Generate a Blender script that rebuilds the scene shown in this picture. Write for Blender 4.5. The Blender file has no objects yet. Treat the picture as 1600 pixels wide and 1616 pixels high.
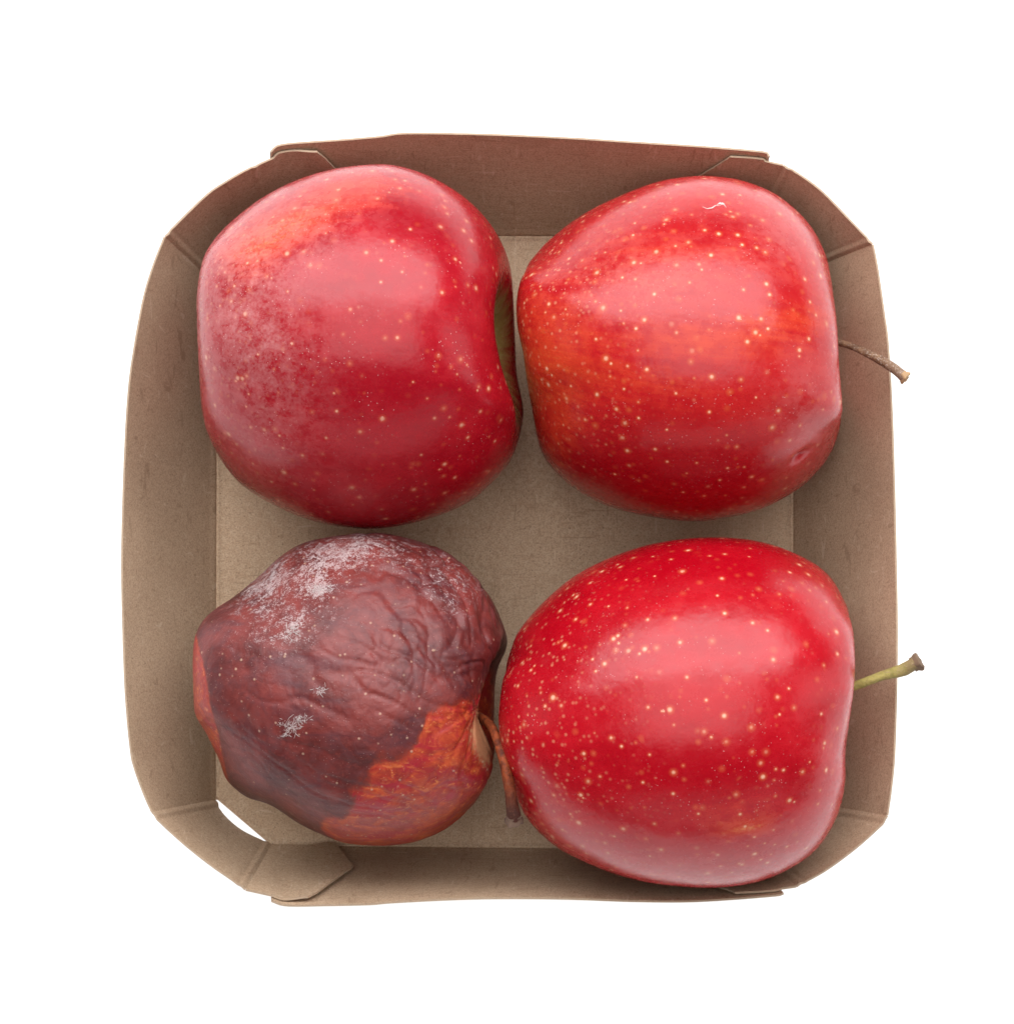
import bpy, math, random
import numpy as np
from mathutils import Vector, Matrix, noise as mnoise

random.seed(7)
rng = np.random.default_rng(11)
SC = bpy.context.scene
COL = SC.collection
U = 0.01                                   # all building is done in centimetres

# ------------------------------------------------------------------ camera
DIST, TILT, FPX = 75.0, math.radians(6.0), 5100.0
PW, PH = 1600.0, 1616.0
CX, CY = PW / 2, PH / 2
CAM = np.array([0.0, -DIST * math.sin(TILT), DIST * math.cos(TILT)])
FWD = np.array([0.0, math.sin(TILT), -math.cos(TILT)])
RGT = np.array([1.0, 0.0, 0.0])
UPV = np.array([0.0, math.cos(TILT), math.sin(TILT)])
cam_data = bpy.data.cameras.new('camera')
cam = bpy.data.objects.new('camera', cam_data)
COL.objects.link(cam)
cam.location = CAM * U
cam.rotation_euler = (TILT, 0, 0)
cam_data.sensor_fit = 'HORIZONTAL'
cam_data.sensor_width = 36.0
cam_data.lens = FPX / PW * 36.0
cam_data.clip_start, cam_data.clip_end = 0.05, 50.0
SC.camera = cam

# ------------------------------------------------------------------ light
world = bpy.data.worlds.new('World')
SC.world = world
world.use_nodes = True
wb = world.node_tree.nodes['Background']
wb.inputs[0].default_value = (0.95, 0.97, 1.0, 1)
wb.inputs[1].default_value = 0.06

def softbox(name, loc, size, power, col=(1, 1, 1), aim=(0, 0, 3)):
    d = bpy.data.lights.new(name, 'AREA')
    d.shape = 'RECTANGLE'
    d.size, d.size_y = size
    d.energy = power
    d.color = col
    o = bpy.data.objects.new(name, d)
    COL.objects.link(o)
    o.location = np.array(loc) * U
    v = Vector(aim) - Vector(loc)
    o.rotation_euler = v.to_track_quat('-Z', 'Y').to_euler()
    return o

softbox('key_softbox', (0, 62, 79), (1.6, 0.66), 22.5, (0.96, 0.975, 1.0))
softbox('overhead_softbox', (0, 4, 120), (1.0, 1.0), 9.5, (1.0, 0.99, 0.98))
softbox('fill_softbox', (20, -112, 42), (1.4, 0.5), 1.8, (0.98, 0.985, 1.0))
softbox('side_softbox', (-118, 5, 34), (0.5, 1.0), 1.2, (1.0, 1.0, 1.0))
softbox('side_softbox', (112, 0, 48), (0.5, 1.0), 2.8, (1.0, 1.0, 1.0))
# unseen lamp added below the translucent sheet to whiten the background
softbox('background_whitening_lamp', (0, 0, -45), (2.2, 2.2), 40.0, (1.0, 1.0, 1.0), aim=(0, 0.001, 0))

SC.view_settings.view_transform = 'Standard'
SC.view_settings.look = 'None'
SC.view_settings.exposure = 0.0
SC.view_settings.gamma = 1.0
SC.render.engine = 'CYCLES'
SC.cycles.use_denoising = True
SC.cycles.max_bounces = 10
SC.cycles.diffuse_bounces = 5

# ------------------------------------------------------------------ helpers
def unproj(px, py, z):
    """point on the height z (cm) seen at photograph pixel px, py"""
    px = np.asarray(px, float); py = np.asarray(py, float); z = np.asarray(z, float)
    d = FWD * FPX + (px - CX)[..., None] * RGT - (py - CY)[..., None] * UPV
    k = (z - CAM[2]) / d[..., 2]
    return CAM + d * k[..., None]

def proj(p):
    v = np.asarray(p, float) - CAM
    zz = v @ FWD
    return np.stack([CX + FPX * (v @ RGT) / zz, CY - FPX * (v @ UPV) / zz], -1)

def smooth(a, b, x):
    t = np.clip((x - a) / (b - a), 0, 1)
    return t * t * (3 - 2 * t)

def catmull(pts, n, closed=False):
    """n samples, evenly spaced along a Catmull-Rom curve through pts"""
    p = np.asarray(pts, float)
    if closed:
        q = np.vstack([p[-1], p, p[0], p[1]])
    else:
        q = np.vstack([2 * p[0] - p[1], p, 2 * p[-1] - p[-2]])
    out = []
    for i in range(1, len(q) - 2):
        t = np.linspace(0, 1, 24, endpoint=False)[:, None]
        a, b, c, d = q[i - 1], q[i], q[i + 1], q[i + 2]
        out.append(0.5 * (2 * b + (c - a) * t + (2 * a - 5 * b + 4 * c - d) * t ** 2 + (3 * b - a - 3 * c + d) * t ** 3))
    out = np.vstack(out + [q[-2][None]])
    s = np.r_[0, np.cumsum(np.linalg.norm(np.diff(out, axis=0), axis=1))]
    g = np.linspace(0, s[-1], n)
    return np.stack([np.interp(g, s, out[:, k]) for k in range(p.shape[1])], -1)

def link_mesh(name, verts, faces, mats, parent=None, face_mat=None, sharp=40, smooth_shade=True):
    me = bpy.data.meshes.new(name)
    me.from_pydata((np.asarray(verts) * U).tolist(), [], [list(map(int, f)) for f in faces])
    for m in mats:
        me.materials.append(m)
    if face_mat is not None:
        me.polygons.foreach_set('material_index', np.asarray(face_mat, np.int32))
    me.polygons.foreach_set('use_smooth', np.full(len(me.polygons), smooth_shade))
    me.update()
    if sharp and smooth_shade:
        me.set_sharp_from_angle(angle=math.radians(sharp))
    o = bpy.data.objects.new(name, me)
    COL.objects.link(o)
    if parent is not None:
        o.parent = parent
    return o

def thing(name, label, cat, loc=(0, 0, 0), group=None):
    o = bpy.data.objects.new(name, None)
    o.empty_display_size = 0.01
    COL.objects.link(o)
    o.location = np.array(loc) * U
    o['label'] = label
    o['category'] = cat
    if group:
        o['group'] = group
    return o

def add_attr(me, name, kind, data):
    a = me.attributes.new(name, kind, 'POINT')
    key = {'FLOAT_VECTOR': 'vector', 'FLOAT_COLOR': 'color', 'FLOAT': 'value'}[kind]
    a.data.foreach_set(key, np.asarray(data, np.float32).ravel())

class Nodes:
    """small helper for node trees"""
    def __init__(self, name):
        self.m = bpy.data.materials.new(name)
        self.m.use_nodes = True
        self.t = self.m.node_tree
        self.b = self.t.nodes['Principled BSDF']
        self.out = self.t.nodes['Material Output']
    def n(self, typ, **kw):
        nd = self.t.nodes.new(typ)
        for k, v in kw.items():
            setattr(nd, k, v)
        return nd
    def put(self, sock, v):
        if isinstance(v, bpy.types.NodeSocket):
            self.t.links.new(v, sock)
        elif isinstance(v, (tuple, list)) and len(v) == 3 and sock.type == 'RGBA':
            sock.default_value = (*v, 1)
        else:
            sock.default_value = v
    def math(self, op, a, b=0.0, c=None, clamp=False):
        nd = self.n('ShaderNodeMath', operation=op, use_clamp=clamp)
        self.put(nd.inputs[0], a); self.put(nd.inputs[1], b)
        if c is not None:
            self.put(nd.inputs[2], c)
        return nd.outputs[0]
    def mul(self, a, b): return self.math('MULTIPLY', a, b)
    def add(self, a, b): return self.math('ADD', a, b)
    def mix(self, f, a, b, blend='MIX'):
        nd = self.n('ShaderNodeMix', data_type='RGBA', blend_type=blend)
        self.put(nd.inputs[0], f); self.put(nd.inputs[6], a); self.put(nd.inputs[7], b)
        return nd.outputs[2]
    def ramp(self, f, a, b, lo=0.0, hi=1.0):
        nd = self.n('ShaderNodeMapRange', interpolation_type='SMOOTHSTEP')
        self.put(nd.inputs[0], f)
        nd.inputs[1].default_value, nd.inputs[2].default_value = a, b
        nd.inputs[3].default_value, nd.inputs[4].default_value = lo, hi
        return nd.outputs[0]
    def coords(self, scale=(100, 100, 100), src=None):
        if src is None:
            src = self.n('ShaderNodeTexCoord').outputs['Object']
        mp = self.n('ShaderNodeMapping')
        self.put(mp.inputs[0], src)
        mp.inputs['Scale'].default_value = scale
        return mp.outputs[0]
    def noise(self, vec, scale, detail=3.0, rough=0.55, dist=0.0):
        nd = self.n('ShaderNodeTexNoise')
        self.put(nd.inputs['Vector'], vec)
        nd.inputs['Scale'].default_value = scale
        nd.inputs['Detail'].default_value = detail
        nd.inputs['Roughness'].default_value = rough
        nd.inputs['Distortion'].default_value = dist
        return nd.outputs[0]
    def voronoi(self, vec, scale, feature='F1', rnd=1.0):
        nd = self.n('ShaderNodeTexVoronoi', feature=feature)
        self.put(nd.inputs['Vector'], vec)
        nd.inputs['Scale'].default_value = scale
        nd.inputs['Randomness'].default_value = rnd
        return nd
    def attr(self, name):
        return self.n('ShaderNodeAttribute', attribute_name=name)
    def bump(self, height, strength, dist, normal=None):
        nd = self.n('ShaderNodeBump')
        nd.inputs['Strength'].default_value = strength
        nd.inputs['Distance'].default_value = dist * U
        self.put(nd.inputs['Height'], height)
        if normal is not None:
            self.put(nd.inputs['Normal'], normal)
        return nd.outputs[0]
    def rgb(self, sock):
        nd = self.n('ShaderNodeSeparateColor')
        self.put(nd.inputs[0], sock)
        return nd.outputs
    def xyz(self, sock):
        nd = self.n('ShaderNodeSeparateXYZ')
        self.put(nd.inputs[0], sock)
        return nd.outputs

# ------------------------------------------------------------------ materials
def mat_white():
    k = Nodes('white_translucent_sheet')
    c = k.coords()
    f = k.noise(c, 0.15, 2)
    col = k.mix(f, (0.90, 0.90, 0.90), (0.92, 0.92, 0.92))
    d = k.n('ShaderNodeBsdfDiffuse'); k.put(d.inputs[0], col)
    t = k.n('ShaderNodeBsdfTranslucent'); k.put(t.inputs[0], col)
    m = k.n('ShaderNodeMixShader'); m.inputs[0].default_value = 0.35  # translucent share added so the lamp below brightens the white surface
    k.put(m.inputs[1], d.outputs[0]); k.put(m.inputs[2], t.outputs[0])
    k.put(k.out.inputs['Surface'], m.outputs[0])
    return k.m

def mat_kraft(name, grain=(1, 1, 1), edge=False):
    k = Nodes(name)
    c = k.coords()
    big = k.noise(c, 0.55, 4, 0.6)
    fib = k.noise(k.coords(tuple(100 * g for g in grain)), 9.0, 5, 0.7, 0.6)
    fine = k.noise(c, 24.0, 4, 0.75)
    base = k.mix(k.ramp(big, 0.3, 0.7), (0.445, 0.304, 0.193), (0.500, 0.348, 0.226))
    base = k.mix(k.ramp(fib, 0.3, 0.75), base, k.mix(0.8, base, (0.57, 0.43, 0.295)))
    base = k.mix(k.ramp(fine, 0.42, 0.66, 0.0, 0.7), base, (0.27, 0.172, 0.108))
    sp = k.voronoi(c, 6.5)
    base = k.mix(k.ramp(sp.outputs['Distance'], 0.05, 0.13, 0.7, 0.0), base, (0.13, 0.075, 0.042))
    sp2 = k.voronoi(c, 9.0)
    base = k.mix(k.ramp(sp2.outputs['Distance'], 0.05, 0.12, 0.45, 0.0), base, (0.70, 0.57, 0.44))
    for sc, th in (((18, 190, 190), 0.69), ((170, 25, 25), 0.69), ((120, 120, 22), 0.69)):
        fl = k.noise(k.coords(sc), 5.0, 2, 0.5, 0.8)
        base = k.mix(k.ramp(fl, th - 0.03, th + 0.04, 0.0, 0.42), base, (0.24, 0.145, 0.085))
        base = k.mix(k.ramp(fl, 0.33, 0.26, 0.0, 0.35), base, (0.66, 0.52, 0.38))
    sc_ = k.noise(c, 0.35, 5, 0.7, 1.2)
    base = k.mix(k.ramp(sc_, 0.56, 0.72, 0.0, 0.22), base, (0.30, 0.19, 0.115))
    if edge:
        base = k.mix(k.ramp(fib, 0.3, 0.7, 0.5, 1.0), base, (0.34, 0.25, 0.175))
    k.put(k.b.inputs['Base Color'], base)
    k.b.inputs['Roughness'].default_value = 0.78
    k.b.inputs['Specular IOR Level'].default_value = 0.25
    h = k.add(k.mul(fib, 0.7), k.mul(fine, 0.5))
    k.put(k.b.inputs['Normal'], k.bump(h, 0.35, 0.02))
    return k.m

def mat_apple(name, deep, bright, orange, yellow, dots=1.0, streak=1.0, seed=0.0, scuff=1.0):
    k = Nodes(name)
    c0 = k.n('ShaderNodeTexCoord').outputs['Object']
    mp = k.n('ShaderNodeMapping')
    k.put(mp.inputs[0], c0)
    mp.inputs['Scale'].default_value = (100, 100, 100)
    mp.inputs['Location'].default_value = (seed * 13.1, seed * 7.7, seed * 3.3)
    c = mp.outputs[0]
    st = k.attr('streak').outputs['Vector']
    sv = k.n('ShaderNodeMapping')
    k.put(sv.inputs[0], st)
    sv.inputs['Scale'].default_value = (1, 1, 0.16)
    sv.inputs['Location'].default_value = (seed, seed * 2, 0)
    s1 = k.noise(sv.outputs[0], 9.0, 4, 0.6, 0.25)
    s2 = k.noise(sv.outputs[0], 34.0, 3, 0.6, 0.3)
    t = k.xyz(st)[2]
    pg = k.rgb(k.attr('pigment').outputs['Color'])
    n1 = k.noise(c, 0.75, 4, 0.6)
    n2 = k.noise(c, 3.2, 4, 0.65)
    n3 = k.noise(c, 14.0, 3, 0.65)
    f = k.add(k.mul(n1, 0.55), k.add(k.mul(s1, 0.35 * streak), k.mul(n2, 0.3)))
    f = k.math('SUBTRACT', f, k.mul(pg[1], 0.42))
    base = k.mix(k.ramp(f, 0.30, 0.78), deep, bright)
    # orange and yellow ground colour that shows through the red
    fo = k.add(pg[0], k.mul(k.math('SUBTRACT', k.add(k.mul(s1, 0.5 * streak), k.add(k.mul(s2, 0.35 * streak), k.mul(n2, 0.6))), 0.62), 1.5))
    fo = k.math('MULTIPLY', k.ramp(fo, 0.25, 1.0), k.ramp(pg[0], 0.02, 0.35), clamp=True)
    base = k.mix(fo, base, orange)
    fy = k.math('MULTIPLY', k.ramp(k.add(pg[0], k.mul(k.math('SUBTRACT', k.add(k.mul(n3, 0.5), k.mul(s2, 0.6 * streak)), 0.5), 2.2)), 0.75, 1.5), k.ramp(pg[0], 0.35, 0.9), clamp=True)
    base = k.mix(k.mul(fy, 0.75), base, yellow)
    # fine mottling
    base = k.mix(k.ramp(n3, 0.45, 0.75, 0.0, 0.14), base, k.mix(0.5, base, orange))
    # lenticels: denser and smaller toward the calyx end
    calyx = k.ramp(t, 0.50, 0.92)
    wob = k.n('ShaderNodeVectorMath', operation='ADD')
    k.put(wob.inputs[0], c)
    v1 = k.voronoi(c, 3.8)
    v2 = k.voronoi(c, 5.6)
    rnd = k.rgb(v1.outputs['Color'])[0]
    vd = k.mul(v1.outputs['Distance'], k.math('SUBTRACT', 1.75, k.mul(k.rgb(v1.outputs['Color'])[1], 1.05)))
    halo = k.ramp(vd, 0.03, 0.40, 1.0, 0.0)
    core = k.ramp(vd, 0.05, 0.20, 1.0, 0.0)
    keep = k.ramp(rnd, 0.12, 0.5)
    halo = k.mul(k.mul(halo, keep), 0.6 * dots)
    core = k.mul(k.mul(core, keep), 0.80 * dots)
    core2 = k.mul(k.mul(k.ramp(v2.outputs['Distance'], 0.08, 0.30, 1.0, 0.0), calyx), 0.48 * dots)
    base = k.mix(halo, base, k.mix(0.35, orange, yellow))
    base = k.mix(core2, base, k.mix(0.5, yellow, (0.80, 0.52, 0.36)))
    base = k.mix(core, base, (0.70, 0.41, 0.28))
    # pin-prick white specks and a thin grey bloom
    v3 = k.voronoi(c, 12.0)
    pk = k.mul(k.ramp(v3.outputs['Distance'], 0.04, 0.13, 1.0, 0.0), k.ramp(k.noise(c, 0.9, 2), 0.42, 0.62, 0.0, 0.75 * scuff))
    base = k.mix(pk, base, (0.85, 0.66, 0.62))
    n4 = k.noise(c, 15.0, 5, 0.72)
    bl = k.math('MULTIPLY', k.ramp(k.add(k.mul(n4, 0.7), k.mul(n2, 0.8)), 0.50, 1.05), k.mul(pg[2], 0.36), clamp=True)
    base = k.mix(bl, base, (0.72, 0.50, 0.48))
    # the stem hollow is olive-yellow
    hol = k.attr('hollow').outputs['Fac']
    base = k.mix(k.ramp(k.add(hol, k.mul(k.math('SUBTRACT', s1, 0.5), 1.1)), 0.22, 0.85), base, k.mix(n2, (0.28, 0.19, 0.045), (0.46, 0.36, 0.13)))
    k.put(k.b.inputs['Base Color'], base)
    k.put(k.b.inputs['Roughness'], k.add(k.ramp(n2, 0.3, 0.7, 0.22, 0.31), k.mul(bl, 0.3)))
    k.b.inputs['IOR'].default_value = 1.46
    k.b.inputs['Specular IOR Level'].default_value = 0.40
    k.b.inputs['Subsurface Weight'].default_value = 0.06
    k.b.inputs['Subsurface Radius'].default_value = (1.0, 0.25, 0.12)
    k.b.inputs['Subsurface Scale'].default_value = 0.0025
    h = k.add(k.mul(n2, 0.5), k.add(k.mul(core, 0.35), k.mul(n3, 0.12)))
    b1 = k.bump(n1, 0.25, 0.12)
    k.put(k.b.inputs['Normal'], k.bump(h, 0.22, 0.03, b1))
    return k.m

def mat_rotten():
    k = Nodes('rotten_apple_skin')
    c = k.coords()
    pg = k.rgb(k.attr('pigment').outputs['Color'])
    n1 = k.noise(c, 0.9, 4, 0.6, 0.4)
    n2 = k.noise(c, 2.6, 5, 0.65, 0.8)
    n3 = k.noise(c, 9.0, 4, 0.65, 0.5)
    n4 = k.noise(c, 30.0, 3, 0.7)
    rot = k.mix(k.ramp(n1, 0.3, 0.68), (0.078, 0.012, 0.011), (0.180, 0.026, 0.021))
    rot = k.mix(k.ramp(n2, 0.42, 0.72, 0.0, 0.6), rot, (0.10, 0.030, 0.034))
    rot = k.mix(k.ramp(n3, 0.5, 0.75, 0.0, 0.5), rot, (0.20, 0.036, 0.028))
    rot = k.mix(k.ramp(k.noise(k.coords((100, 100, 30)), 1.8, 4, 0.6, 0.5), 0.5, 0.72, 0.0, 0.6), rot, (0.048, 0.014, 0.022))
    org = k.mix(k.ramp(n2, 0.36, 0.66), (0.25, 0.016, 0.012), (0.42, 0.060, 0.018))
    wv = k.noise(k.coords((100, 100, 22)), 2.2, 4, 0.6, 0.6)
    org = k.mix(k.ramp(wv, 0.46, 0.66, 0.0, 0.85), org, (0.30, 0.010, 0.022))
    org = k.mix(k.ramp(k.noise(k.coords((100, 100, 26)), 6.5, 3, 0.6, 0.4), 0.55, 0.72, 0.0, 0.5), org, (0.62, 0.17, 0.045))
    org = k.mix(k.ramp(n3, 0.58, 0.74, 0.0, 0.55), org, (0.70, 0.26, 0.07))
    fr = k.add(k.math('MULTIPLY_ADD', pg[0], 1.2, -0.1), k.add(k.mul(k.math('SUBTRACT', n2, 0.5), 1.3), k.add(k.mul(k.math('SUBTRACT', n1, 0.5), 0.9), k.mul(k.math('SUBTRACT', n3, 0.5), 0.30))))
    mid = k.mix(0.6, rot, (0.20, 0.026, 0.014))
    base = k.mix(k.ramp(fr, 0.10, 0.52), org, mid)
    base = k.mix(k.ramp(fr, 0.42, 0.80), base, rot)
    # corky tan skin round the stem hollow
    tn = k.math('MULTIPLY', k.ramp(k.add(pg[2], k.mul(k.math('SUBTRACT', n3, 0.5), 1.1)), 0.45, 0.8), 0.85)
    base = k.mix(tn, base, k.mix(n4, (0.26, 0.11, 0.05), (0.40, 0.21, 0.11)))
    # lenticels
    v1 = k.voronoi(c, 4.2)
    keep = k.ramp(k.rgb(v1.outputs['Color'])[0], 0.3, 0.5)
    core = k.mul(k.ramp(v1.outputs['Distance'], 0.07, 0.17, 1.0, 0.0), keep)
    base = k.mix(k.mul(core, 0.55), base, (0.50, 0.32, 0.22))
    v3 = k.voronoi(c, 13.0)
    base = k.mix(k.ramp(v3.outputs['Distance'], 0.05, 0.12, 0.55, 0.0), base, (0.52, 0.36, 0.32))
    # powdery mould
    mo = k.add(pg[1], k.mul(k.math('SUBTRACT', k.add(k.mul(n4, 0.65), k.add(k.mul(n3, 0.55), k.mul(n2, 0.35))), 0.775), 3.6))
    mo = k.math('MULTIPLY', k.ramp(mo, 0.38, 1.05), k.ramp(pg[1], 0.02, 0.3), clamp=True)
    base = k.mix(k.mul(mo, 0.7), base, (0.50, 0.42, 0.41))
    haze = k.math('MULTIPLY', k.ramp(n1, 0.35, 0.7), k.mul(k.ramp(pg[0], 0.5, 0.9), 0.20))
    base = k.mix(haze, base, (0.23, 0.062, 0.058))
    k.put(k.b.inputs['Base Color'], base)
    k.put(k.b.inputs['Roughness'], k.add(k.ramp(n2, 0.3, 0.7, 0.36, 0.5), k.mul(mo, 0.3)))
    k.b.inputs['IOR'].default_value = 1.45
    k.b.inputs['Specular IOR Level'].default_value = 0.40
    h = k.add(k.mul(n2, 0.6), k.add(k.mul(n3, 0.35), k.mul(n4, 0.10)))
    h = k.add(h, k.mul(core, 0.2))
    k.put(k.b.inputs['Normal'], k.bump(h, 0.45, 0.07))
    return k.m

def mat_stem(name, a, b, tip, grey):
    k = Nodes(name)
    c = k.coords()
    t = k.attr('along').outputs['Fac']
    n = k.noise(c, 5.0, 4, 0.7, 0.5)
    n2 = k.noise(c, 22.0, 4, 0.7)
    base = k.mix(k.ramp(n, 0.35, 0.65), a, b)
    base = k.mix(k.ramp(k.add(t, k.mul(k.math('SUBTRACT', n, 0.5), 0.35)), 0.70, 0.95), base, tip)
    base = k.mix(k.math('MULTIPLY', k.ramp(n2, 0.5, 0.66), k.ramp(t, 0.2, 0.8, 0.15, 0.75)), base, grey)
    k.put(k.b.inputs['Base Color'], base)
    k.b.inputs['Roughness'].default_value = 0.6
    k.b.inputs['Specular IOR Level'].default_value = 0.25
    k.put(k.b.inputs['Normal'], k.bump(k.add(n, n2), 0.6, 0.03))
    return k.m

def mat_plain(name, col, rough=0.8):
    k = Nodes(name)
    c = k.coords()
    n = k.noise(c, 20, 3)
    k.put(k.b.inputs['Base Color'], k.mix(n, tuple(0.75 * x for x in col), tuple(min(1, 1.2 * x) for x in col)))
    k.b.inputs['Roughness'].default_value = rough
    return k.m

KRAFT = mat_kraft('kraft_card', (1, 1, 1))
KRAFT_V = mat_kraft('kraft_card_upright_grain', (0.5, 3.0, 3.0))
KRAFT_H = mat_kraft('kraft_card_level_grain', (0.3, 2.6, 2.6))
EDGE = mat_kraft('kraft_cut_edge', (1, 1, 1), edge=True)

# ------------------------------------------------------------------ white surface
s = 150.0
bd = link_mesh('backdrop', [(-s, -s, 0), (s, -s, 0), (s, s, 0), (-s, s, 0)], [(0, 1, 2, 3)], [mat_white()], sharp=0)
bd['kind'] = 'structure'

# ------------------------------------------------------------------ cardboard tray
TH = 0.045           # card thickness
HR = 4.0             # height of the rim
tray = thing('cardboard_tray', 'shallow square brown kraft cardboard tray with folded corners, holding four apples', 'tray')

def shell(name, grid, parent, mats, inside, th=TH, bump=None):
    """grid (nu, nh, 3) is the inner face; thickness goes away from the point `inside`"""
    nu, nh = grid.shape[:2]
    du = np.gradient(grid, axis=0); dh = np.gradient(grid, axis=1)
    n = np.cross(du, dh)
    n /= np.linalg.norm(n, axis=2, keepdims=True) + 1e-9
    flip = np.sign(np.sum((np.asarray(inside) - grid) * n, axis=2).mean())
    n *= flip
    inner = grid + (n * bump[..., None] if bump is not None else 0)
    outer = grid - n * th + (n * bump[..., None] * 0.6 if bump is not None else 0)
    V = np.vstack([inner.reshape(-1, 3), outer.reshape(-1, 3)])
    N = nu * nh
    F, M = [], []
    idx = lambda i, j, o=0: o + i * nh + j
    for i in range(nu - 1):
        for j in range(nh - 1):
            q = (idx(i, j), idx(i + 1, j), idx(i + 1, j + 1), idx(i, j + 1))
            q2 = tuple(x + N for x in q)
            F += [q if flip > 0 else q[::-1], q2[::-1] if flip > 0 else q2]
            M += [0, 0]
    ring = [(i, 0) for i in range(nu)] + [(nu - 1, j) for j in range(1, nh)] + [(i, nh - 1) for i in range(nu - 2, -1, -1)] + [(0, j) for j in range(nh - 2, 0, -1)]
    for (a, b) in zip(ring, ring[1:] + ring[:1]):
        q = (idx(*a), idx(*a, N), idx(*b, N), idx(*b))
        F.append(q if flip > 0 else q[::-1]); M.append(1)
    return link_mesh(name, V, F, mats, parent, M, sharp=35)

IN = np.array([0.0, -0.5, 4.0])

def line(px, n):
    return catmull(px, n)

def ragged(n, amp):
    a = rng.normal(0, 1, n)
    a = np.convolve(np.r_[a, a[:8]], np.ones(3) / 3, 'same')[:n]
    return a * amp * 0.35

TOP_RIM = [(428.6, 240.6), (446.5, 229), (537, 222), (600, 216.5), (642, 211.5), (760, 213), (900, 219), (1000, 225.5), (1099, 231.7), (1134, 234.4), (1205, 241), (1212, 247)]
BOT_RIM = [(429, 1421), (453, 1428), (520, 1427.5), (584, 1426), (620, 1423), (720, 1418), (800, 1416.5), (900, 1417.5), (1000, 1421), (1100, 1421), (1219, 1412.7), (1236, 1409)]
LEFT_RIM = [(261, 374), (245, 414.5), (229, 466.5), (214, 545), (204, 620), (197.5, 740), (194, 880), (196, 1000), (200, 1100), (207.5, 1183), (214, 1213), (228, 1251.5), (241, 1281)]
RIGHT_RIM = [(1376, 385.4), (1384, 428), (1393.7, 495.6), (1400, 545), (1406, 650), (1410, 780), (1413, 920), (1414, 1000), (1413, 1090), (1410, 1190), (1405, 1244), (1399, 1287)]

FLOOR = [(338, 448), (425, 368), (1182, 368), (1256, 436), (1256, 1264), (1182, 1347), (427, 1340), (425, 1332), (344, 1263), (336, 1262)]

def wall_grid(rim_px, b0, b1, nu, nh, rim_z=HR, bow=0.12, rag=0.012):
    rim = line(rim_px, nu)
    base = np.stack([np.linspace(b0[0], b1[0], nu), np.linspace(b0[1], b1[1], nu)], -1)
    R = unproj(rim[:, 0], rim[:, 1], np.full(nu, rim_z))
    R[:, 2] += ragged(nu, rag)
    B = unproj(base[:, 0], base[:, 1], np.full(nu, TH + 0.012))
    h = np.linspace(0, 1, nh)
    g = B[:, None] * (1 - h)[None, :, None] + R[:, None] * h[None, :, None]
    cen = g.mean(axis=(0, 1))
    outw = cen - IN; outw[2] = 0; outw /= np.linalg.norm(outw)
    uu = np.sin(np.linspace(0, math.pi, nu))
    g += outw * (bow * uu[:, None] * np.sin(h * math.pi)[None, :])[..., None]
    return g

def wall_bump(g, amp=0.035):
    """pressed score line where the wall meets the floor"""
    d = np.linalg.norm(g - g[:, :1], axis=2)
    return amp * np.exp(-((d - 0.08) / 0.05) ** 2)

NW = 120
top_g = wall_grid(TOP_RIM, (425, 372), (1182, 372), NW, 40)
bot_g = wall_grid(BOT_RIM, (427, 1335), (1180, 1343), NW, 40, bow=0.05)
left_g = wall_grid(LEFT_RIM, (343, 452), (340, 1262), NW, 40)
right_g = wall_grid(RIGHT_RIM, (1251, 436), (1252, 1262), NW, 40)
for g, m in ((top_g, KRAFT_H), (bot_g, KRAFT_H), (left_g, KRAFT_V), (right_g, KRAFT_V)):
    shell('wall', g, tray, [m, EDGE], IN, bump=wall_bump(g))

def inset_wall(g, inset, zscale):
    """the same wall, moved to its inner side, for the glued flaps"""
    du = np.gradient(g, axis=0); dh = np.gradient(g, axis=1)
    n = np.cross(du, dh); n /= np.linalg.norm(n, axis=2, keepdims=True)
    if np.sum((IN - g) * n) < 0:
        n = -n
    return g + n * inset

def sample_wall(g, xpx, h):
    """point of wall grid g under photograph column xpx at height fraction h"""
    nu, nh = g.shape[:2]
    hj = h * (nh - 1)
    j0 = int(min(nh - 2, math.floor(hj))); f = hj - j0
    row = g[:, j0] * (1 - f) + g[:, j0 + 1] * f
    x = proj(row)[:, 0]
    o = np.argsort(x)
    x, row = x[o], row[o]
    p = np.array([np.interp(xpx, x, row[:, k]) for k in range(3)])
    if xpx < x[0]:                          # the flap starts a little beyond the wall's own end
        p += (row[5] - row[0]) / (x[5] - x[0]) * (xpx - x[0])
    if xpx > x[-1]:
        p += (row[-1] - row[-6]) / (x[-1] - x[-6]) * (xpx - x[-1])
    return p

def flap(g, x_start, x_end, hmax):
    """tapering glue flap on the inner face of wall g; x_start, x_end are lists of (height, column)"""
    gi = inset_wall(g, TH + 0.03, 1)
    gj = inset_wall(g, TH + (0.10 if x_end[0][1] < 800 else 0.045), 1)
    nu, nh = 36, 26
    out = np.zeros((nu, nh, 3))
    hs = np.linspace(0.03, hmax, nh)
    for j, h in enumerate(hs):
        x0 = np.interp(h / hmax, *zip(*x_start)); x1 = np.interp(h / hmax, *zip(*x_end))
        for i in range(nu):
            u = i / (nu - 1)
            x = x0 + (x1 - x0) * u
            w = smooth(0.55, 1.0, u)
            out[i, j] = sample_wall(gi, x, h) * (1 - w) + sample_wall(gj, x, h) * w
    return out

def crease(d0, d1, amp=0.022):
    return amp * (np.exp(-((d0 - 0.10) / 0.055) ** 2) + np.exp(-((d1 - 0.10) / 0.055) ** 2)) \
        - 0.010 * (np.exp(-((d0 - 0.21) / 0.04) ** 2) + np.exp(-((d1 - 0.21) / 0.04) ** 2))

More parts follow.
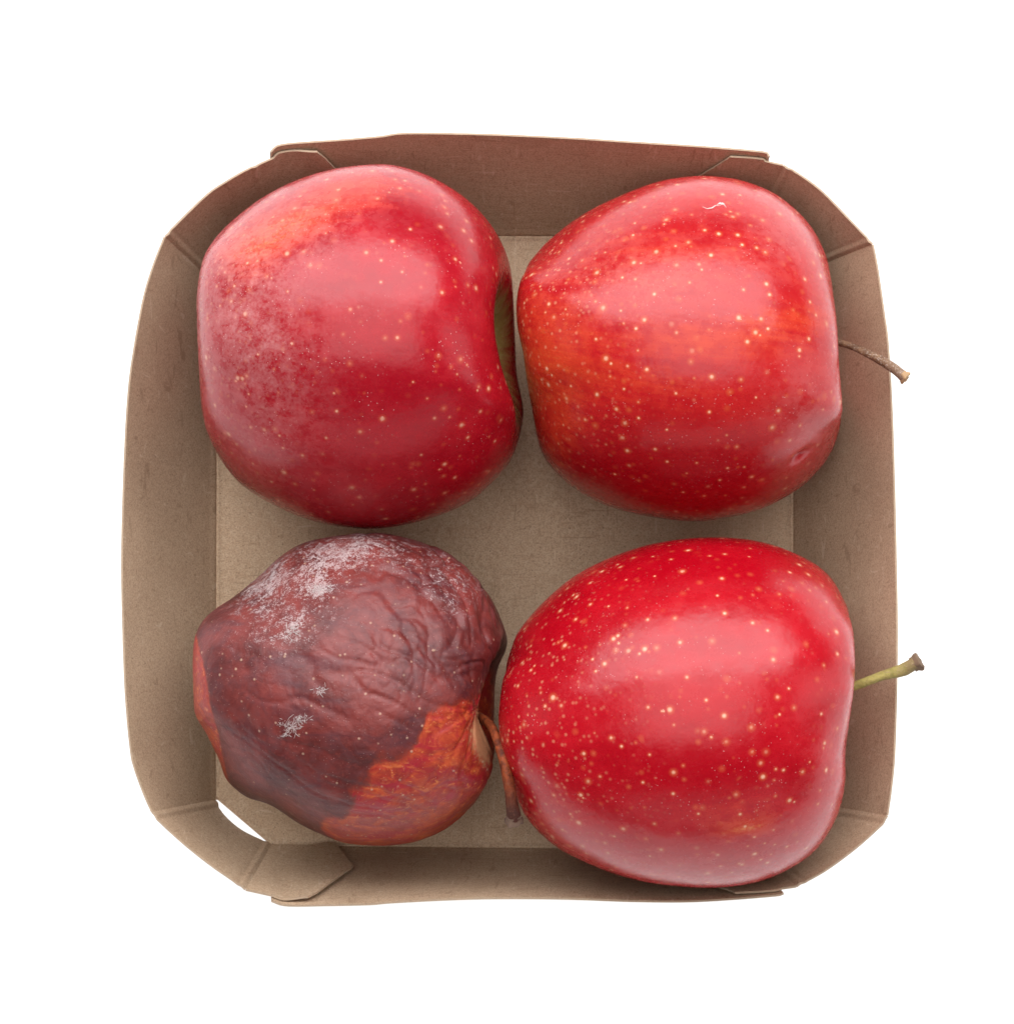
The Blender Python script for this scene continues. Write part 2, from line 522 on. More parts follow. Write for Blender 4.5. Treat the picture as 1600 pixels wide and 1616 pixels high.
def corner(side_col, flap_col, rim_px, base_px):
    """curved corner panel between the end of a side wall and the start of a flap"""
    nu, nh = 70, 40
    rim = line(rim_px, nu)
    R = unproj(rim[:, 0], rim[:, 1], np.full(nu, HR))
    base = line(base_px, nu)
    B = unproj(base[:, 0], base[:, 1], np.full(nu, TH + 0.012))
    h = np.linspace(0, 1, nh)
    hs = np.linspace(0, 1, len(side_col)); hf = np.linspace(0, 1, len(flap_col))
    s = np.stack([np.interp(h, hs, side_col[:, k]) for k in range(3)], -1)
    f = np.stack([np.interp(h, hf, flap_col[:, k]) for k in range(3)], -1)
    g = B[:, None] * (1 - h)[None, :, None] + R[:, None] * h[None, :, None]
    u = np.linspace(0, 1, nu)
    e0 = s - g[0]; e1 = f - g[-1]
    g = g + e0[None] * ((1 - u) ** 2)[:, None, None] + e1[None] * (u ** 2)[:, None, None]
    g[1:-1, -1, 2] += ragged(nu - 2, 0.012)
    d0 = np.linalg.norm(g - g[:1], axis=2); d1 = np.linalg.norm(g - g[-1:], axis=2)
    return g, crease(d0, d1)

# (wall grid, flap start columns, flap end columns, top of flap, side-wall end column, rim, base)
corners = [
    (top_g, [(0, 432), (1, 410)], [(0, 540), (0.5, 566), (0.93, 512), (1, 500)], 0.955, left_g[0],
     [(261, 374), (290.5, 343), (329.5, 304), (355, 285), (381.5, 267), (408, 252)], [(342, 450), (352, 425), (380, 394), (428, 372)]),
    (bot_g, [(0, 430), (1, 388)], [(0, 526), (0.45, 558), (0.93, 500), (1, 486)], 0.965, left_g[-1],
     [(241, 1281), (254, 1297), (293, 1332.6), (334, 1365.6), (367, 1389), (388, 1405)], [(342, 1262), (354, 1285), (382, 1311), (426, 1334)]),
    (top_g, [(0, 1178), (1, 1236)], [(0, 1075), (0.45, 1050), (0.93, 1140), (1, 1152)], 0.955, right_g[0],
     [(1376, 385.4), (1365.5, 374.7), (1333, 339.7), (1295.6, 299.4), (1263, 272.6), (1237, 255)], [(1251, 436), (1240, 414), (1214, 388), (1178, 372)]),
    (bot_g, [(0, 1178), (1, 1256)], [(0, 1080), (0.45, 1050), (0.93, 1150), (1, 1160)], 0.965, right_g[-1],
     [(1399, 1287), (1393, 1298), (1372, 1318), (1344, 1341.5), (1302, 1371), (1258, 1394)], [(1252, 1262), (1240, 1296), (1214, 1322), (1178, 1342)]),
]
for (g, xs, xe, hm, side, rim, base) in corners:
    fg = flap(g, xs, xe, hm)
    shell('glue_flap', fg, tray, [KRAFT, EDGE], IN)
    cg, cb = corner(side, fg[0], rim, base)
    shell('corner_panel', cg, tray, [KRAFT, EDGE], IN, bump=cb)

def floor_panel():
    P = unproj(np.array([p[0] for p in FLOOR], float), np.array([p[1] for p in FLOOR], float), np.full(len(FLOOR), TH))
    P = P[::-1] if np.cross(P[1] - P[0], P[2] - P[1])[2] < 0 else P
    dense = []
    for a, b in zip(P, np.roll(P, -1, axis=0)):
        k = max(2, int(np.linalg.norm(b - a) / 0.25))
        dense += [a + (b - a) * i / k for i in range(k)]
    P = np.array(dense)
    cen = P.mean(axis=0)
    rings = []
    prof = [(0.0, 0.0), (0.03, 0.0), (0.06, 0.022), (0.09, 0.032), (0.12, 0.022), (0.15, 0.0), (0.19, -0.006), (0.26, 0.0)]
    L = np.linalg.norm(P - cen, axis=1)[:, None]
    for d, z in prof:
        r = cen + (P - cen) * (1 - d * 1.15 / L)
        r[:, 2] = TH + z
        rings.append(r)
    for f in np.linspace(0.93, 0.06, 26):
        r = cen + (rings[len(prof) - 1] - cen) * f
        for p in r:
            p[2] = TH + 0.035 * (mnoise.noise((p[0] * 0.25, p[1] * 0.25, 3.1)) * min(1, (1 - f) * 5))
        rings.append(r)
    n = len(P)
    V = list(np.vstack(rings)); F = []; M = []
    for k in range(len(rings) - 1):
        for i in range(n):
            F.append((k * n + i, k * n + (i + 1) % n, (k + 1) * n + (i + 1) % n, (k + 1) * n + i)); M.append(0)
    F.append(tuple((len(rings) - 1) * n + i for i in range(n))); M.append(0)
    o = len(V)
    b = rings[0].copy(); b[:, 2] = 0.012
    V += list(b)
    for i in range(n):
        F.append((o + i, o + (i + 1) % n, (i + 1) % n, i)); M.append(1)
    F.append(tuple(o + n - 1 - i for i in range(n))); M.append(0)
    link_mesh('floor_panel', V, F, [KRAFT, EDGE], tray, M, sharp=40)
floor_panel()

# ------------------------------------------------------------------ apples
PROFILE = [(0.0, 0.50), (0.05, 0.52), (0.11, 0.62), (0.19, 0.76), (0.29, 0.875), (0.41, 0.95), (0.54, 0.965), (0.70, 0.90), (0.85, 0.74),
           (0.95, 0.50), (1.0, 0.18), (0.99, -0.14), (0.92, -0.46), (0.80, -0.74), (0.66, -0.91), (0.50, -0.985), (0.36, -0.97),
           (0.24, -0.90), (0.14, -0.83), (0.06, -0.80), (0.0, -0.795)]

class Apple:
    def __init__(self, outline, centre, rad, half, axis_px, tilt, nphi=288, nt=200, shoulder=None, lobes=0.012, seed=0):
        """outline: silhouette in the photograph; axis_px: pixel direction of the stem; tilt: lift of the stem end (degrees)"""
        self.c_px = np.array(centre, float)
        prof = catmull(PROFILE, nt)
        r, z = prof[:, 0], prof[:, 1]
        r[0] = r[-1] = 0.0
        phi = np.linspace(0, 2 * math.pi, nphi, endpoint=False)
        t = np.linspace(0, 1, nt)
        ph, tt = np.meshgrid(phi, t, indexing='ij')
        rr = np.tile(r, (nphi, 1)); zz = np.tile(z, (nphi, 1))
        g = np.random.default_rng(seed)
        p = g.uniform(0, 6.28, 6)
        mod = 1 + 0.016 * np.cos(2 * ph + p[0]) + 0.010 * np.cos(3 * ph + p[1]) + 0.005 * np.cos(5 * ph + p[2])
        rr = rr * mod
        cal = smooth(0.1, -0.9, zz)
        zz = zz + cal * lobes * np.cos(5 * ph + p[2])
        sh = smooth(0.45, 0.96, np.tile(z, (nphi, 1)))
        zz = zz + sh * 0.02 * np.cos(2 * ph + p[3]) + sh * 0.012 * np.cos(3 * ph + p[4])
        if shoulder:
            for (f0, wid, amt) in shoulder:
                d = (ph - math.radians(f0) + math.pi) % (2 * math.pi) - math.pi
                zz = zz + sh * amt * np.exp(-(d / math.radians(wid)) ** 2)
        self.tt, self.ph = tt, ph
        # frame
        a2 = np.array(axis_px, float); a2 /= np.linalg.norm(a2)
        ti = math.radians(tilt)
        a = np.array([a2[0] * math.cos(ti), -a2[1] * math.cos(ti), math.sin(ti)])
        up = np.array([0, 0, 1.0]) - a * a[2]; up /= np.linalg.norm(up)
        v = np.cross(a, up)
        self.R = np.stack([up, v, a], 1)
        C = unproj(np.array(centre[0]), np.array(centre[1]), np.array(rad))
        X = C + (zz * half)[..., None] * a + (rr * rad)[..., None] * (np.cos(ph)[..., None] * up + np.sin(ph)[..., None] * v)
        self.X = X; self.C = C; self.r0 = rr
        self.nphi, self.nt = nphi, nt
        self.hollow = smooth(0.235, 0.085, tt)
        self.fit(outline)
        self.X[..., 2] += (TH + 0.03) - self.X[..., 2].min()
        self.fit(outline)
    def fit(self, outline):
        """sculpt the plan so that the outline has the traced shape"""
        poly = catmull(outline, 720, closed=True) - self.c_px
        ang = np.arctan2(poly[:, 1], poly[:, 0]); rad = np.hypot(poly[:, 0], poly[:, 1])
        o = np.argsort(ang); ang, rad = ang[o], rad[o]
        nb = 240
        be = (np.arange(nb) + 0.5) / nb * 2 * math.pi - math.pi
        tgt = np.interp(be, np.r_[ang - 2 * math.pi, ang, ang + 2 * math.pi], np.r_[rad, rad, rad])
        ks = (15, 13, 11, 9, 9)
        for it in range(5):
            q = proj(self.X) - self.c_px
            al = np.arctan2(q[..., 1], q[..., 0]); ro = np.hypot(q[..., 0], q[..., 1])
            b = np.clip(((al + math.pi) / (2 * math.pi) * nb).astype(int), 0, nb - 1)
            cur = np.zeros(nb)
            np.maximum.at(cur, b.ravel(), ro.ravel())
            k = tgt / np.maximum(cur, 1)
            kk = np.r_[k[-8:], k, k[:8]]
            wd = ks[it]; kr = np.hanning(wd + 2)[1:-1]; kr /= kr.sum()
            k = np.convolve(kk, kr, 'same')[8:-8]
            bw = np.r_[be[-1] - 2 * math.pi, be, be[0] + 2 * math.pi]
            ka = np.interp(al, bw, np.r_[k[-1], k, k[0]])
            ca = np.interp(al, bw, np.r_[cur[-1], cur, cur[0]])
            mean = k.mean()
            w = np.clip(ro / ca, 0, 1) ** 1.6
            f = mean + (ka - mean) * w
            n = self.c_px + q * f[..., None]
            self.X[..., :] = unproj(n[..., 0], n[..., 1], self.X[..., 2])
    def px(self):
        return proj(self.X)
    def blob(self, x, y, rx, ry, rot=0.0, sharp=2.0, top_only=True):
        """soft patch of skin colour centred where pixel x, y meets the skin"""
        q = self.px() - np.array([x, y])
        c, s_ = math.cos(math.radians(rot)), math.sin(math.radians(rot))
        u = (q[..., 0] * c + q[..., 1] * s_) / rx; v = (-q[..., 0] * s_ + q[..., 1] * c) / ry
        w = np.exp(-(u * u + v * v) ** (sharp / 2))
        if top_only:
            w = w * smooth(-1.2, 0.6, self.X[..., 2] - self.C[2])
        return w
    def displace(self, fn):
        """move the skin along its normal by fn(points) centimetres"""
        du = np.roll(self.X, -1, 0) - np.roll(self.X, 1, 0)
        dt = np.gradient(self.X, axis=1)
        n = np.cross(dt, du)
        n /= np.linalg.norm(n, axis=2, keepdims=True) + 1e-9
        if np.sum((self.X - self.X.mean(axis=(0, 1))) * n) < 0:
            n = -n
        n[:, :2] = n[:, 2:3]; n[:, -2:] = n[:, -3:-2]
        self.X += n * fn[..., None]
    def build(self, label, cat, group, mat, pigment):
        base = self.C.copy(); base[2] = 0
        root = thing('apple', label, cat, base, group)
        nphi, nt = self.nphi, self.nt
        loc = (self.X - self.C) @ self.R            # into the apple's own frame, stem along +Z
        V = [loc[:, 0].mean(axis=0)]
        V = np.vstack([V, loc[:, 1:-1].reshape(-1, 3), [loc[:, -1].mean(axis=0)]])
        m = nt - 2
        ii = np.arange(nphi); jn = (ii + 1) % nphi
        F = []
        for i in range(nphi):
            n = (i + 1) % nphi
            F.append((0, 1 + i * m, 1 + n * m))
            F.append((len(V) - 1, 1 + n * m + m - 1, 1 + i * m + m - 1))
            for j in range(m - 1):
                F.append((1 + i * m + j, 1 + i * m + j + 1, 1 + n * m + j + 1, 1 + n * m + j))
        o = link_mesh('apple_skin', V, F, [mat], root, sharp=0)
        import bmesh
        bm = bmesh.new(); bm.from_mesh(o.data)
        bmesh.ops.recalc_face_normals(bm, faces=bm.faces)
        bm.to_mesh(o.data); bm.free()
        M = Matrix(self.R.tolist()).to_4x4()
        M.translation = Vector(((self.C - base) * U).tolist())
        o.matrix_local = M
        def flat(a):
            a = np.asarray(a)
            return np.concatenate([[a[:, 0].mean(axis=0)], a[:, 1:-1].reshape(-1, *a.shape[2:]), [a[:, -1].mean(axis=0)]])
        stv = np.stack([np.cos(self.ph), np.sin(self.ph), self.tt], -1)
        add_attr(o.data, 'streak', 'FLOAT_VECTOR', flat(stv))
        pg = np.stack([*pigment, np.ones_like(pigment[0])], -1)
        add_attr(o.data, 'pigment', 'FLOAT_COLOR', flat(np.clip(pg, 0, 1)))
        add_attr(o.data, 'hollow', 'FLOAT', flat(self.hollow))
        self.root, self.body, self.base = root, o, base
        return root

def stem(apple, pts, radii, mat, knob_mat, name='stem', knob=None):
    """woody stalk through (px, py, z) points, in the apple's own space"""
    P = np.array([unproj(np.array(p[0]), np.array(p[1]), np.array(p[2])) for p in pts])
    n, ns = 60, 18
    C = catmull(P, n)
    t = np.linspace(0, 1, n)
    rad = np.interp(t, np.linspace(0, 1, len(radii)), radii)
    T = np.gradient(C, axis=0); T /= np.linalg.norm(T, axis=1, keepdims=True)
    ref = np.array([0, 0, 1.0])
    V, F = [], []
    for i in range(n):
        a = np.cross(T[i], ref); a /= np.linalg.norm(a); b = np.cross(T[i], a)
        for s_ in range(ns):
            an = 2 * math.pi * s_ / ns
            d = math.cos(an) * a + math.sin(an) * b
            rr = rad[i] * (1 + 0.16 * mnoise.noise(tuple(C[i] * 2.2 + d * 0.8)) + 0.07 * mnoise.noise(tuple(C[i] * 9 + d)))
            V.append(C[i] + d * rr)
    for i in range(n - 1):
        for s_ in range(ns):
            q = (s_ + 1) % ns
            F.append((i * ns + s_, i * ns + q, (i + 1) * ns + q, (i + 1) * ns + s_))
    V.append(C[0]); F += [(len(V) - 1, (s_ + 1) % ns, s_) for s_ in range(ns)]
    V.append(C[-1]); o_ = (n - 1) * ns; F += [(len(V) - 1, o_ + s_, o_ + (s_ + 1) % ns) for s_ in range(ns)]
    V = np.array(V) - apple.base
    o = link_mesh(name, V, F, [mat], apple.root, sharp=50)
    add_attr(o.data, 'along', 'FLOAT', np.r_[np.repeat(t, ns), 0, 1])
    # broken-off end with a ragged, slightly flared rim and a sunk middle
    e, d = C[-1], T[-1]
    a = np.cross(d, ref); a /= np.linalg.norm(a); b = np.cross(d, a)
    kr, kl = knob
    rings = [(-0.9 * kl, rad[-1] * 0.97), (-0.55 * kl, kr * 0.80), (-0.15 * kl, kr * 1.02), (0.15 * kl, kr * 1.05), (0.32 * kl, kr * 0.86), (0.22 * kl, kr * 0.55), (0.08 * kl, kr * 0.25)]
    V2, F2 = [], []
    m = 20
    for k_, (l, r_) in enumerate(rings):
        for s_ in range(m):
            an = 2 * math.pi * s_ / m
            dv = math.cos(an) * a + math.sin(an) * b
            w = 1 + 0.30 * mnoise.noise(tuple(dv * 1.3 + e + l)) + 0.12 * mnoise.noise(tuple(dv * 4 + e))
            lift = 0.25 * kl * mnoise.noise(tuple(dv * 1.8 + e * 2)) if k_ >= 2 else 0
            V2.append(e + d * (l + lift) + dv * r_ * w)
    for k_ in range(len(rings) - 1):
        for s_ in range(m):
            q = (s_ + 1) % m
            F2.append((k_ * m + s_, k_ * m + q, (k_ + 1) * m + q, (k_ + 1) * m + s_))
    F2.append(tuple((len(rings) - 1) * m + s_ for s_ in range(m)))
    F2.append(tuple(m - 1 - s_ for s_ in range(m)))
    link_mesh('stem_end', np.array(V2) - apple.base, F2, [knob_mat], o, sharp=50)
    return o

def on_skin(apple, pts, lift=0.0):
    """points of the visible skin under photograph pixels"""
    up = apple.X[..., 2] > apple.C[2] - 0.2
    P = apple.X[up]; q = proj(P)
    out = []
    for p in pts:
        d = np.hypot(q[:, 0] - p[0], q[:, 1] - p[1])
        i = np.argsort(d)[:6]
        w = 1 / (d[i] + 0.5)
        z = (P[i, 2] * w).sum() / w.sum()
        out.append(unproj(np.array(p[0]), np.array(p[1]), np.array(z + lift)))
    return np.array(out)

def strands(apple, name, lines, radius, mat, lift=0.012, lumps=0.4):
    """thin raised threads lying on the skin (mould fibres, flakes of peel), one mesh"""
    V, F = [], []
    for ln in lines:
        C = on_skin(apple, ln, lift)
        n = len(C)
        T = np.gradient(C, axis=0)
        for i in range(n):
            t = T[i] / (np.linalg.norm(T[i]) + 1e-9)
            a = np.cross(t, [0, 0, 1.0]); a /= np.linalg.norm(a) + 1e-9
            b = np.cross(a, t)
            rr = radius * (1 - 0.75 * abs(2 * i / (n - 1) - 1) ** 2) * (1 + lumps * rng.uniform(-1, 1))
            for s_ in range(4):
                an = math.pi / 2 * s_
                V.append(C[i] + rr * (math.cos(an) * a + 0.6 * math.sin(an) * b))
        o = len(V) - 4 * n
        for i in range(n - 1):
            for s_ in range(4):
                q = (s_ + 1) % 4
                F.append((o + 4 * i + s_, o + 4 * i + q, o + 4 * i + 4 + q, o + 4 * i + 4 + s_))
    return link_mesh(name, np.array(V) - apple.base, F, [mat], apple.root, sharp=0)

GROUP = 'apples in the cardboard tray'

# --- upper left apple: its stem hollow turned to the right, no stalk
OUT_TL = [(590.7, 258.8), (525.5, 266.4), (464, 285.6), (406.6, 316.3), (356.7, 356.6), (326, 395), (314.5, 429.5), (310, 467.8), (310, 498.5), (312.6, 556),
          (315.3, 613.6), (318.4, 648), (328, 686.5), (353, 732.5), (383.6, 767), (433.4, 797.7), (494.8, 822.6), (563.8, 834), (617.5, 832), (682.8, 816.9),
          (740.3, 792), (782.5, 755.5), (811, 717), (824.7, 671), (826.6, 644), (821.5, 613.6), (815.5, 583), (813, 537), (811, 475.5), (807.4, 429.5), (796, 391),
          (771, 349), (732.6, 310.6), (682.8, 280), (633, 262.6)]
A = Apple(OUT_TL, (562, 548), 3.9, 3.62, (1, 0.04), 4.5, shoulder=[(-4, 32, -0.035)], seed=3)
org = 0.95 * A.blob(470, 350, 120, 45, -25) + 0.45 * A.blob(600, 300, 90, 35, 10) + 0.45 * A.blob(395, 410, 60, 60) + 0.18 * A.blob(700, 700, 120, 60) + 0.25 * A.blob(420, 740, 60, 40) + 0.3 * A.blob(480, 800, 120, 25, 10)
dk = 0.8 * A.blob(560, 595, 130, 42, 8) + 0.5 * A.blob(660, 340, 70, 30, 20) + 0.4 * A.blob(400, 560, 70, 90) + 0.5 * A.blob(740, 780, 150, 60, -25)
bl = 0.9 * A.blob(390, 520, 85, 120, -20) + 0.5 * A.blob(450, 370, 130, 60, -20) + 0.3 * A.blob(430, 680, 90, 80)
A.build('plump red apple without a stalk, its greenish hollow facing the neighbouring red apple', 'apple', GROUP,
        mat_apple('red_apple_skin_dusty', (0.27, 0.002, 0.009), (0.38, 0.007, 0.015), (0.50, 0.040, 0.020), (0.64, 0.24, 0.08), dots=0.7, streak=0.7, seed=1, scuff=1.3), (org, dk, bl))

# --- upper right apple: brown bent stalk over the tray's rim
OUT_TR = [(1100, 277), (1041, 285.6), (978.4, 308.6), (919.8, 338), (869.6, 375.6), (836, 413), (819, 451), (814, 484.5), (817, 522), (825.6, 560), (832, 606), (840, 652),
          (846.5, 690), (859, 723), (888.4, 756.7), (928, 784), (978.4, 805), (1041, 818), (1100, 823), (1158.5, 815), (1213, 798.6), (1263, 769), (1296.7, 735.8),
          (1317, 702), (1327, 669), (1329.5, 640), (1328, 612), (1324.5, 580), (1322.5, 543), (1319.7, 501), (1311, 434), (1303, 401), (1284, 363), (1255, 329.6),
          (1217, 302), (1167, 283.5), (1133, 278.5)]
B = Apple(OUT_TR, (1075, 550), 3.75, 3.62, (1, 0.10), 2, seed=5, shoulder=[(0, 30, -0.03)])
B.hollow *= 0
B.displace(-0.11 * B.blob(1262, 720, 15, 4.5, -38) + 0.0 * B.blob(1270, 716, 22, 12, -38))
org = 0.07 + 0.30 * B.blob(1130, 535, 170, 30, 4) + 0.25 * B.blob(1010, 600, 140, 40, 10) + 0.5 * B.blob(860, 560, 70, 110, 10) + 0.42 * B.blob(1230, 505, 80, 25, -3) + 0.30 * B.blob(1040, 420, 150, 70) + 0.3 * B.blob(880, 690, 40, 70)
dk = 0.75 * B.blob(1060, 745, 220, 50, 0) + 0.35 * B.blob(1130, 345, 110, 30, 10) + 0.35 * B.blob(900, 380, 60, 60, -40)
bl = 0.3 * B.blob(1240, 370, 60, 60) + 0.25 * B.blob(1000, 430, 130, 60) + 0.3 * B.blob(1270, 650, 50, 80)
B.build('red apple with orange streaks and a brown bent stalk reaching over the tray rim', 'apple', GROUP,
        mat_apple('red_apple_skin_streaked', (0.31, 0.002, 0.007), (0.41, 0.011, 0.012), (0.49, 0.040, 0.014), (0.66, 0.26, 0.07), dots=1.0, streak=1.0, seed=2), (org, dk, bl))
FLAKE = mat_plain('dry_peel_flake', (0.74, 0.60, 0.56))
strands(B, 'peel_scar', [[(1108, 326), (1116, 329), (1123, 328), (1129, 324), (1134, 324)], [(1131, 323), (1136, 320), (1142, 322), (1146, 327)], [(1134, 322), (1140, 320), (1143, 321)], [(1135, 324), (1140, 322), (1144, 323)]], 0.014, FLAKE)
BROWN = mat_stem('brown_stalk', (0.10, 0.045, 0.022), (0.20, 0.105, 0.055), (0.20, 0.12, 0.075), (0.42, 0.33, 0.27))
TIP = mat_plain('dry_stalk_end', (0.36, 0.22, 0.11))
stem(B, [(1270, 535, 4.1), (1318, 539, 4.35), (1350, 549, 4.5), (1385, 566, 4.65), (1412, 582, 4.75), (1429, 596, 4.8)], [0.075, 0.07, 0.075, 0.088, 0.105, 0.115], BROWN, TIP, knob=(0.135, 0.12))

# --- lower right apple: yellow-green stalk over the rim
OUT_BR = [(1134, 847.7), (1080.6, 850), (1018.5, 861), (960.8, 881), (912, 905.4), (872, 936.5), (836.6, 972), (814.4, 1003), (801, 1043), (792, 1083), (787, 1123), (788.6, 1163),
          (796.6, 1198), (810, 1242.7), (823, 1278), (850, 1313.7), (890, 1344.8), (947.5, 1371.4), (1014, 1391.5), (1080.6, 1400), (1138, 1401), (1196, 1392), (1249, 1370),
          (1289, 1340), (1316, 1300), (1330, 1260.4), (1335, 1225), (1334.5, 1185), (1340, 1140.6), (1347, 1096), (1350, 1052), (1349, 1016), (1342.4, 976), (1327, 936.5), (1302.5, 903),
          (1267, 879), (1218, 859), (1178, 851)]
D = Apple(OUT_BR, (1072, 1126), 3.85, 3.9, (1, -0.10), 2, seed=9, shoulder=[(0, 30, -0.02)])
D.hollow *= 0
D.X[..., :2] = D.C[:2] + (D.X[..., :2] - D.C[:2]) * (1 - 0.10 * smooth(0.3, -2.0, D.X[..., 2] - D.C[2]))[..., None]
org = 0.75 * D.blob(1180, 1308, 55, 14, -8) + 0.45 * D.blob(1150, 1280, 110, 40, -5) + 0.35 * D.blob(880, 1290, 60, 60, 30) + 0.25 * D.blob(990, 1120, 60, 50) + 0.28 * D.blob(1220, 960, 60, 40)
dk = 0.7 * D.blob(1090, 1210, 130, 40, 8) + 0.6 * D.blob(1130, 890, 180, 45) + 0.4 * D.blob(880, 1010, 80, 90, -40)
bl = 0.15 * D.blob(1150, 1340, 170, 40, -12) + 0.12 * D.blob(1300, 1200, 35, 100)
D.build('deep red apple with a yellow-green stalk reaching over the tray rim', 'apple', GROUP,
        mat_apple('red_apple_skin_deep', (0.32, 0.001, 0.007), (0.42, 0.005, 0.012), (0.48, 0.034, 0.016), (0.68, 0.28, 0.10), dots=1.0, streak=0.8, seed=3), (org, dk, bl))
GREEN = mat_stem('green_stalk', (0.24, 0.20, 0.055), (0.42, 0.36, 0.11), (0.20, 0.14, 0.06), (0.30, 0.22, 0.12))
TIP2 = mat_plain('brown_stalk_end', (0.16, 0.10, 0.06))
stem(D, [(1300, 1100, 4.2), (1349, 1083, 4.45), (1391, 1067, 4.65), (1427, 1056, 4.8), (1449, 1044, 4.88)], [0.09, 0.095, 0.10, 0.12, 0.15], GREEN, TIP2, knob=(0.185, 0.17))

# --- lower left apple: brown, shrivelled and mouldy
OUT_R = [(581, 840.7), (526.5, 846), (475.8, 858), (439.5, 880), (407, 910.6), (370.6, 939.6), (338, 961), (320, 979.5), (309, 1001), (304, 1030), (304.6, 1081), (308, 1128), (320, 1150),
         (334, 1175), (347, 1204), (352.5, 1222), (367, 1242), (392.4, 1260.5), (421.4, 1269.5), (439.5, 1278.6), (468.5, 1298.5), (504.7, 1316.6), (544.6, 1331), (606, 1335.5),
         (660.6, 1327.5), (707.8, 1305.8), (744, 1273), (762, 1247.8), (776, 1218.8), (781, 1180), (780, 1135), (781, 1088), (785, 1062), (794.7, 1037.5), (802, 1015.8), (796.6, 994), (784, 961),
         (762, 925), (733, 892.5), (697, 867), (650, 851), (613.5, 842.5)]
E = Apple(OUT_R, (555, 1090), 3.4, 3.45, (1, 0.10), 2, nphi=420, nt=320, seed=14, shoulder=[(14, 26, -0.07)])
X = E.X
def nz(f, off, X=X):
    sh = X.shape[:2]
    return np.array([mnoise.noise((p[0] * f + off, p[1] * f, p[2] * f)) for p in X.reshape(-1, 3)]).reshape(sh)
def ridged(f, off, warp):
    sh = X.shape[:2]
    W = np.stack([nz(0.5, off + 5), nz(0.5, off + 9), nz(0.5, off + 13)], -1) * warp
    Y = X + W
    return np.array([1 - abs(mnoise.noise((p[0] * f + off, p[1] * f, p[2] * f))) * 2 for p in Y.reshape(-1, 3)]).reshape(sh)
dx, dy = X[..., 0] - E.C[0], X[..., 1] - E.C[1]
rho, ang = np.hypot(dx, dy), np.arctan2(dy, dx)
w1, w2 = nz(0.55, 71.0), nz(1.3, 83.0)
def fold(u, v):
    n = np.array([mnoise.noise((a, b, 4.2)) for a, b in zip(u.ravel(), v.ravel())]).reshape(u.shape)
    return np.clip(1 - np.abs(n) * 4.6, 0, 1)
# folds that follow the upper right shoulder, short creases in the middle, puckers at the stalk
f1 = fold(rho * 1.7 + 1.9 * w1 + 0.7 * w2, ang * 2.0 + 1.2 * w1 + 0.5 * w2)
f2 = fold(rho * 3.6 + 0.8 * w1 + 0.5 * w2, ang * 2.6 + 0.6 * w2)
f3 = fold((dx * 0.45 + dy * 0.9) * 2.5 + 1.5 * w1 + 0.5 * w2, (dx * 0.9 - dy * 0.45) * 0.7 + 0.4 * w2)
sx, sy = dx - 2.75, dy + 0.55
f4 = fold(np.arctan2(sy, sx) * 4.0 + 0.5 * w2, np.hypot(sx, sy) * 0.7)
sh_mask = np.clip(1.15 * E.blob(715, 925, 95, 120, 45) + 0.7 * E.blob(640, 880, 120, 45, 20) + 0.6 * E.blob(765, 1020, 40, 90), 0, 1)
mid_mask = np.clip(0.8 * E.blob(625, 1060, 150, 80, -15) + 0.45 * E.blob(620, 1240, 130, 80) + 0.3 * E.blob(450, 1090, 120, 150), 0, 1)
pk_mask = np.clip(E.blob(755, 1140, 75, 110), 0, 1)
d = 0.09 * nz(0.42, 50) + 0.05 * nz(0.9, 60)
d = d - sh_mask * (0.085 * f1 ** 1.4 + 0.03 * f2) - mid_mask * (0.06 * f3 ** 1.4 + 0.022 * f2) - pk_mask * 0.05 * f4
d = d - 0.03 * E.blob(705, 1135, 9, 9) - 0.03 * E.blob(738, 1150, 9, 11)
E.displace(d)
E.fit(OUT_R)
rot = np.ones(X.shape[:2])
q = E.px()
# the red-orange part that is not rotten yet: lower right, and a rim along the lower left side
lim = lambda x: np.interp(x, [490, 506, 518, 545, 572, 590, 615, 645, 662, 672, 700, 740, 770, 800], [1345, 1322, 1288, 1268, 1240, 1215, 1200, 1182, 1150, 1112, 1102, 1085, 1066, 1050])
jit = 34 * nz(0.75, 120) + 20 * nz(1.7, 131) + 9 * nz(4.0, 140)
rot = 1 - smooth(-34, 34, q[..., 1] + jit - lim(q[..., 0] + 0.6 * jit)) * smooth(480, 520, q[..., 0])
xl = np.interp(q[..., 1], [980, 1010, 1060, 1110, 1150, 1200, 1250, 1290], [304, 315, 326, 333, 346, 356, 367, 384])
rot = rot * smooth(-7, 3, q[..., 0] - xl)

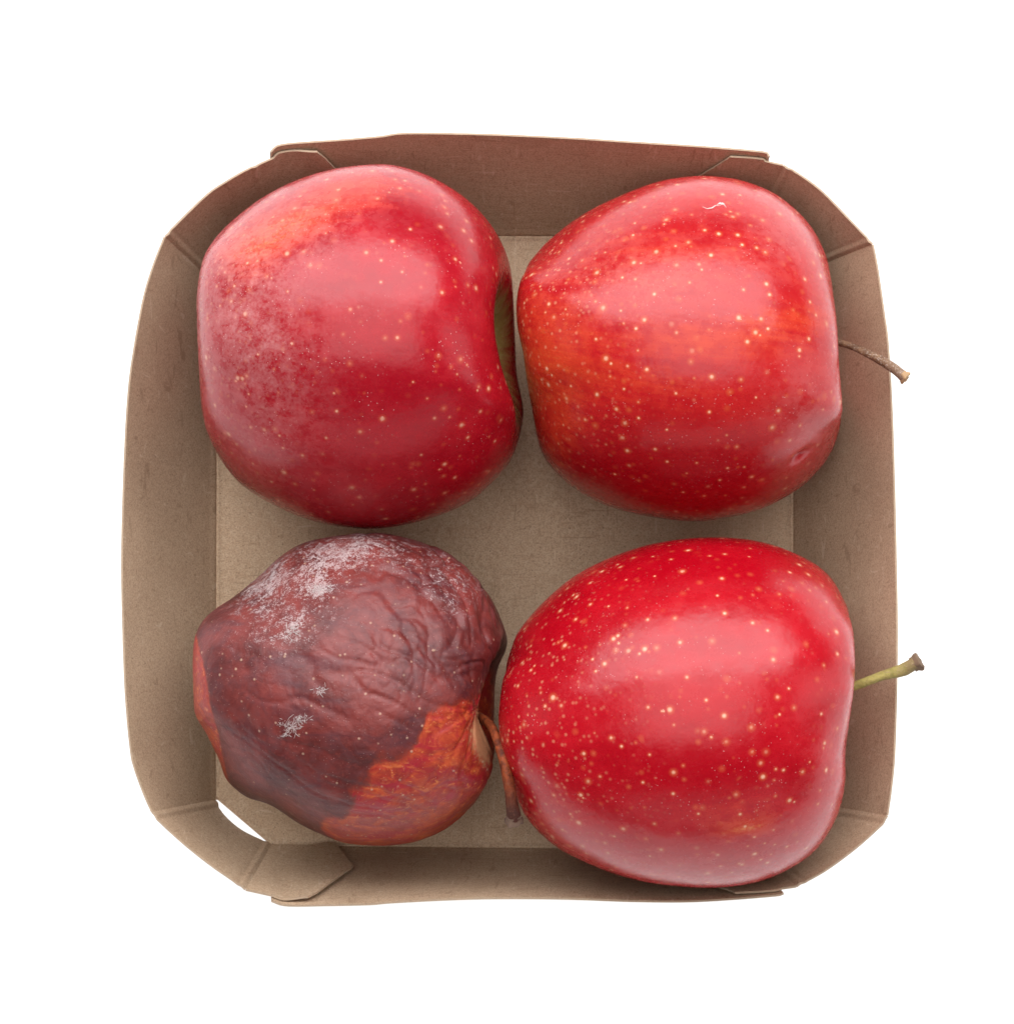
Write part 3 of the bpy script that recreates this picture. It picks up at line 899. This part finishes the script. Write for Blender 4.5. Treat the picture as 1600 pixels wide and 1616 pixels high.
mould = 0.50 * E.blob(520, 888, 70, 28, -18) + 0.25 * E.blob(560, 860, 110, 20, -5) + 0.22 * E.blob(470, 960, 110, 80, -30) + 0.75 * E.blob(500, 930, 18, 16) + 0.45 * E.blob(415, 920, 45, 22, -35) + 0.45 * E.blob(462, 995, 16, 24, 30) + 0.22 * E.blob(420, 960, 80, 80, -30) + 0.25 * E.blob(640, 880, 120, 40, 15) + 0.42 * E.blob(505, 1090, 16, 10) + 0.48 * E.blob(463, 1146, 26, 11, -40) + 0.3 * E.blob(720, 930, 60, 60)
tan = 0.9 * E.blob(768, 1150, 22, 85, 0) + 0.4 * E.blob(740, 1160, 30, 40)
E.build('brown rotten apple, wrinkled and mouldy, with a curved reddish stalk', 'apple', GROUP, mat_rotten(), (rot, mould, tan))
MOULD = mat_plain('white_mould', (0.46, 0.38, 0.36), 0.9)
def tuft(cx, cy, n, ln, wide):
    out = []
    n, ln = int(n * 0.6), ln * 0.75
    for _ in range(n):
        a = rng.choice([-0.75, -0.75, 0.5, 1.5, 2.4, 3.6]) + rng.normal(0, 0.35)
        x, y = cx + rng.normal(0, wide), cy + rng.normal(0, wide * 0.6)
        pts = [(x, y)]
        st = abs(rng.normal(ln, ln * 0.5)) / 5
        for _k in range(5):
            a += rng.normal(0, 0.35)
            x += math.cos(a) * st; y += math.sin(a) * st
            pts.append((x, y))
        out.append(pts)
    return out
mt = strands(E, 'mould_tuft', tuft(460, 1147, 70, 11, 7) + tuft(477, 1135, 50, 8, 6) + tuft(450, 1160, 30, 6, 4) + tuft(444, 1142, 20, 5, 4), 0.0048, MOULD, lift=0.01)
mt['kind'] = 'stuff'
mt = strands(E, 'mould_tuft', tuft(507, 1090, 26, 9, 5) + tuft(503, 930, 60, 9, 9) + tuft(462, 995, 36, 10, 7), 0.006, MOULD, lift=0.008)
mt['kind'] = 'stuff'
RED = mat_stem('reddish_stalk', (0.085, 0.015, 0.006), (0.29, 0.058, 0.016), (0.060, 0.018, 0.012), (0.15, 0.055, 0.030))
TIP3 = mat_plain('mouldy_stalk_end', (0.13, 0.075, 0.05))
stem(E, [(745, 1128, 4.2), (766, 1138, 4.8), (779, 1154, 5.3), (791, 1186, 5.7), (799, 1219, 5.76), (805.5, 1251, 5.66), (809.5, 1277, 5.45), (811, 1296, 5.25)],
     [0.13, 0.11, 0.095, 0.10, 0.105, 0.115, 0.13, 0.16], RED, TIP3, knob=(0.19, 0.17))
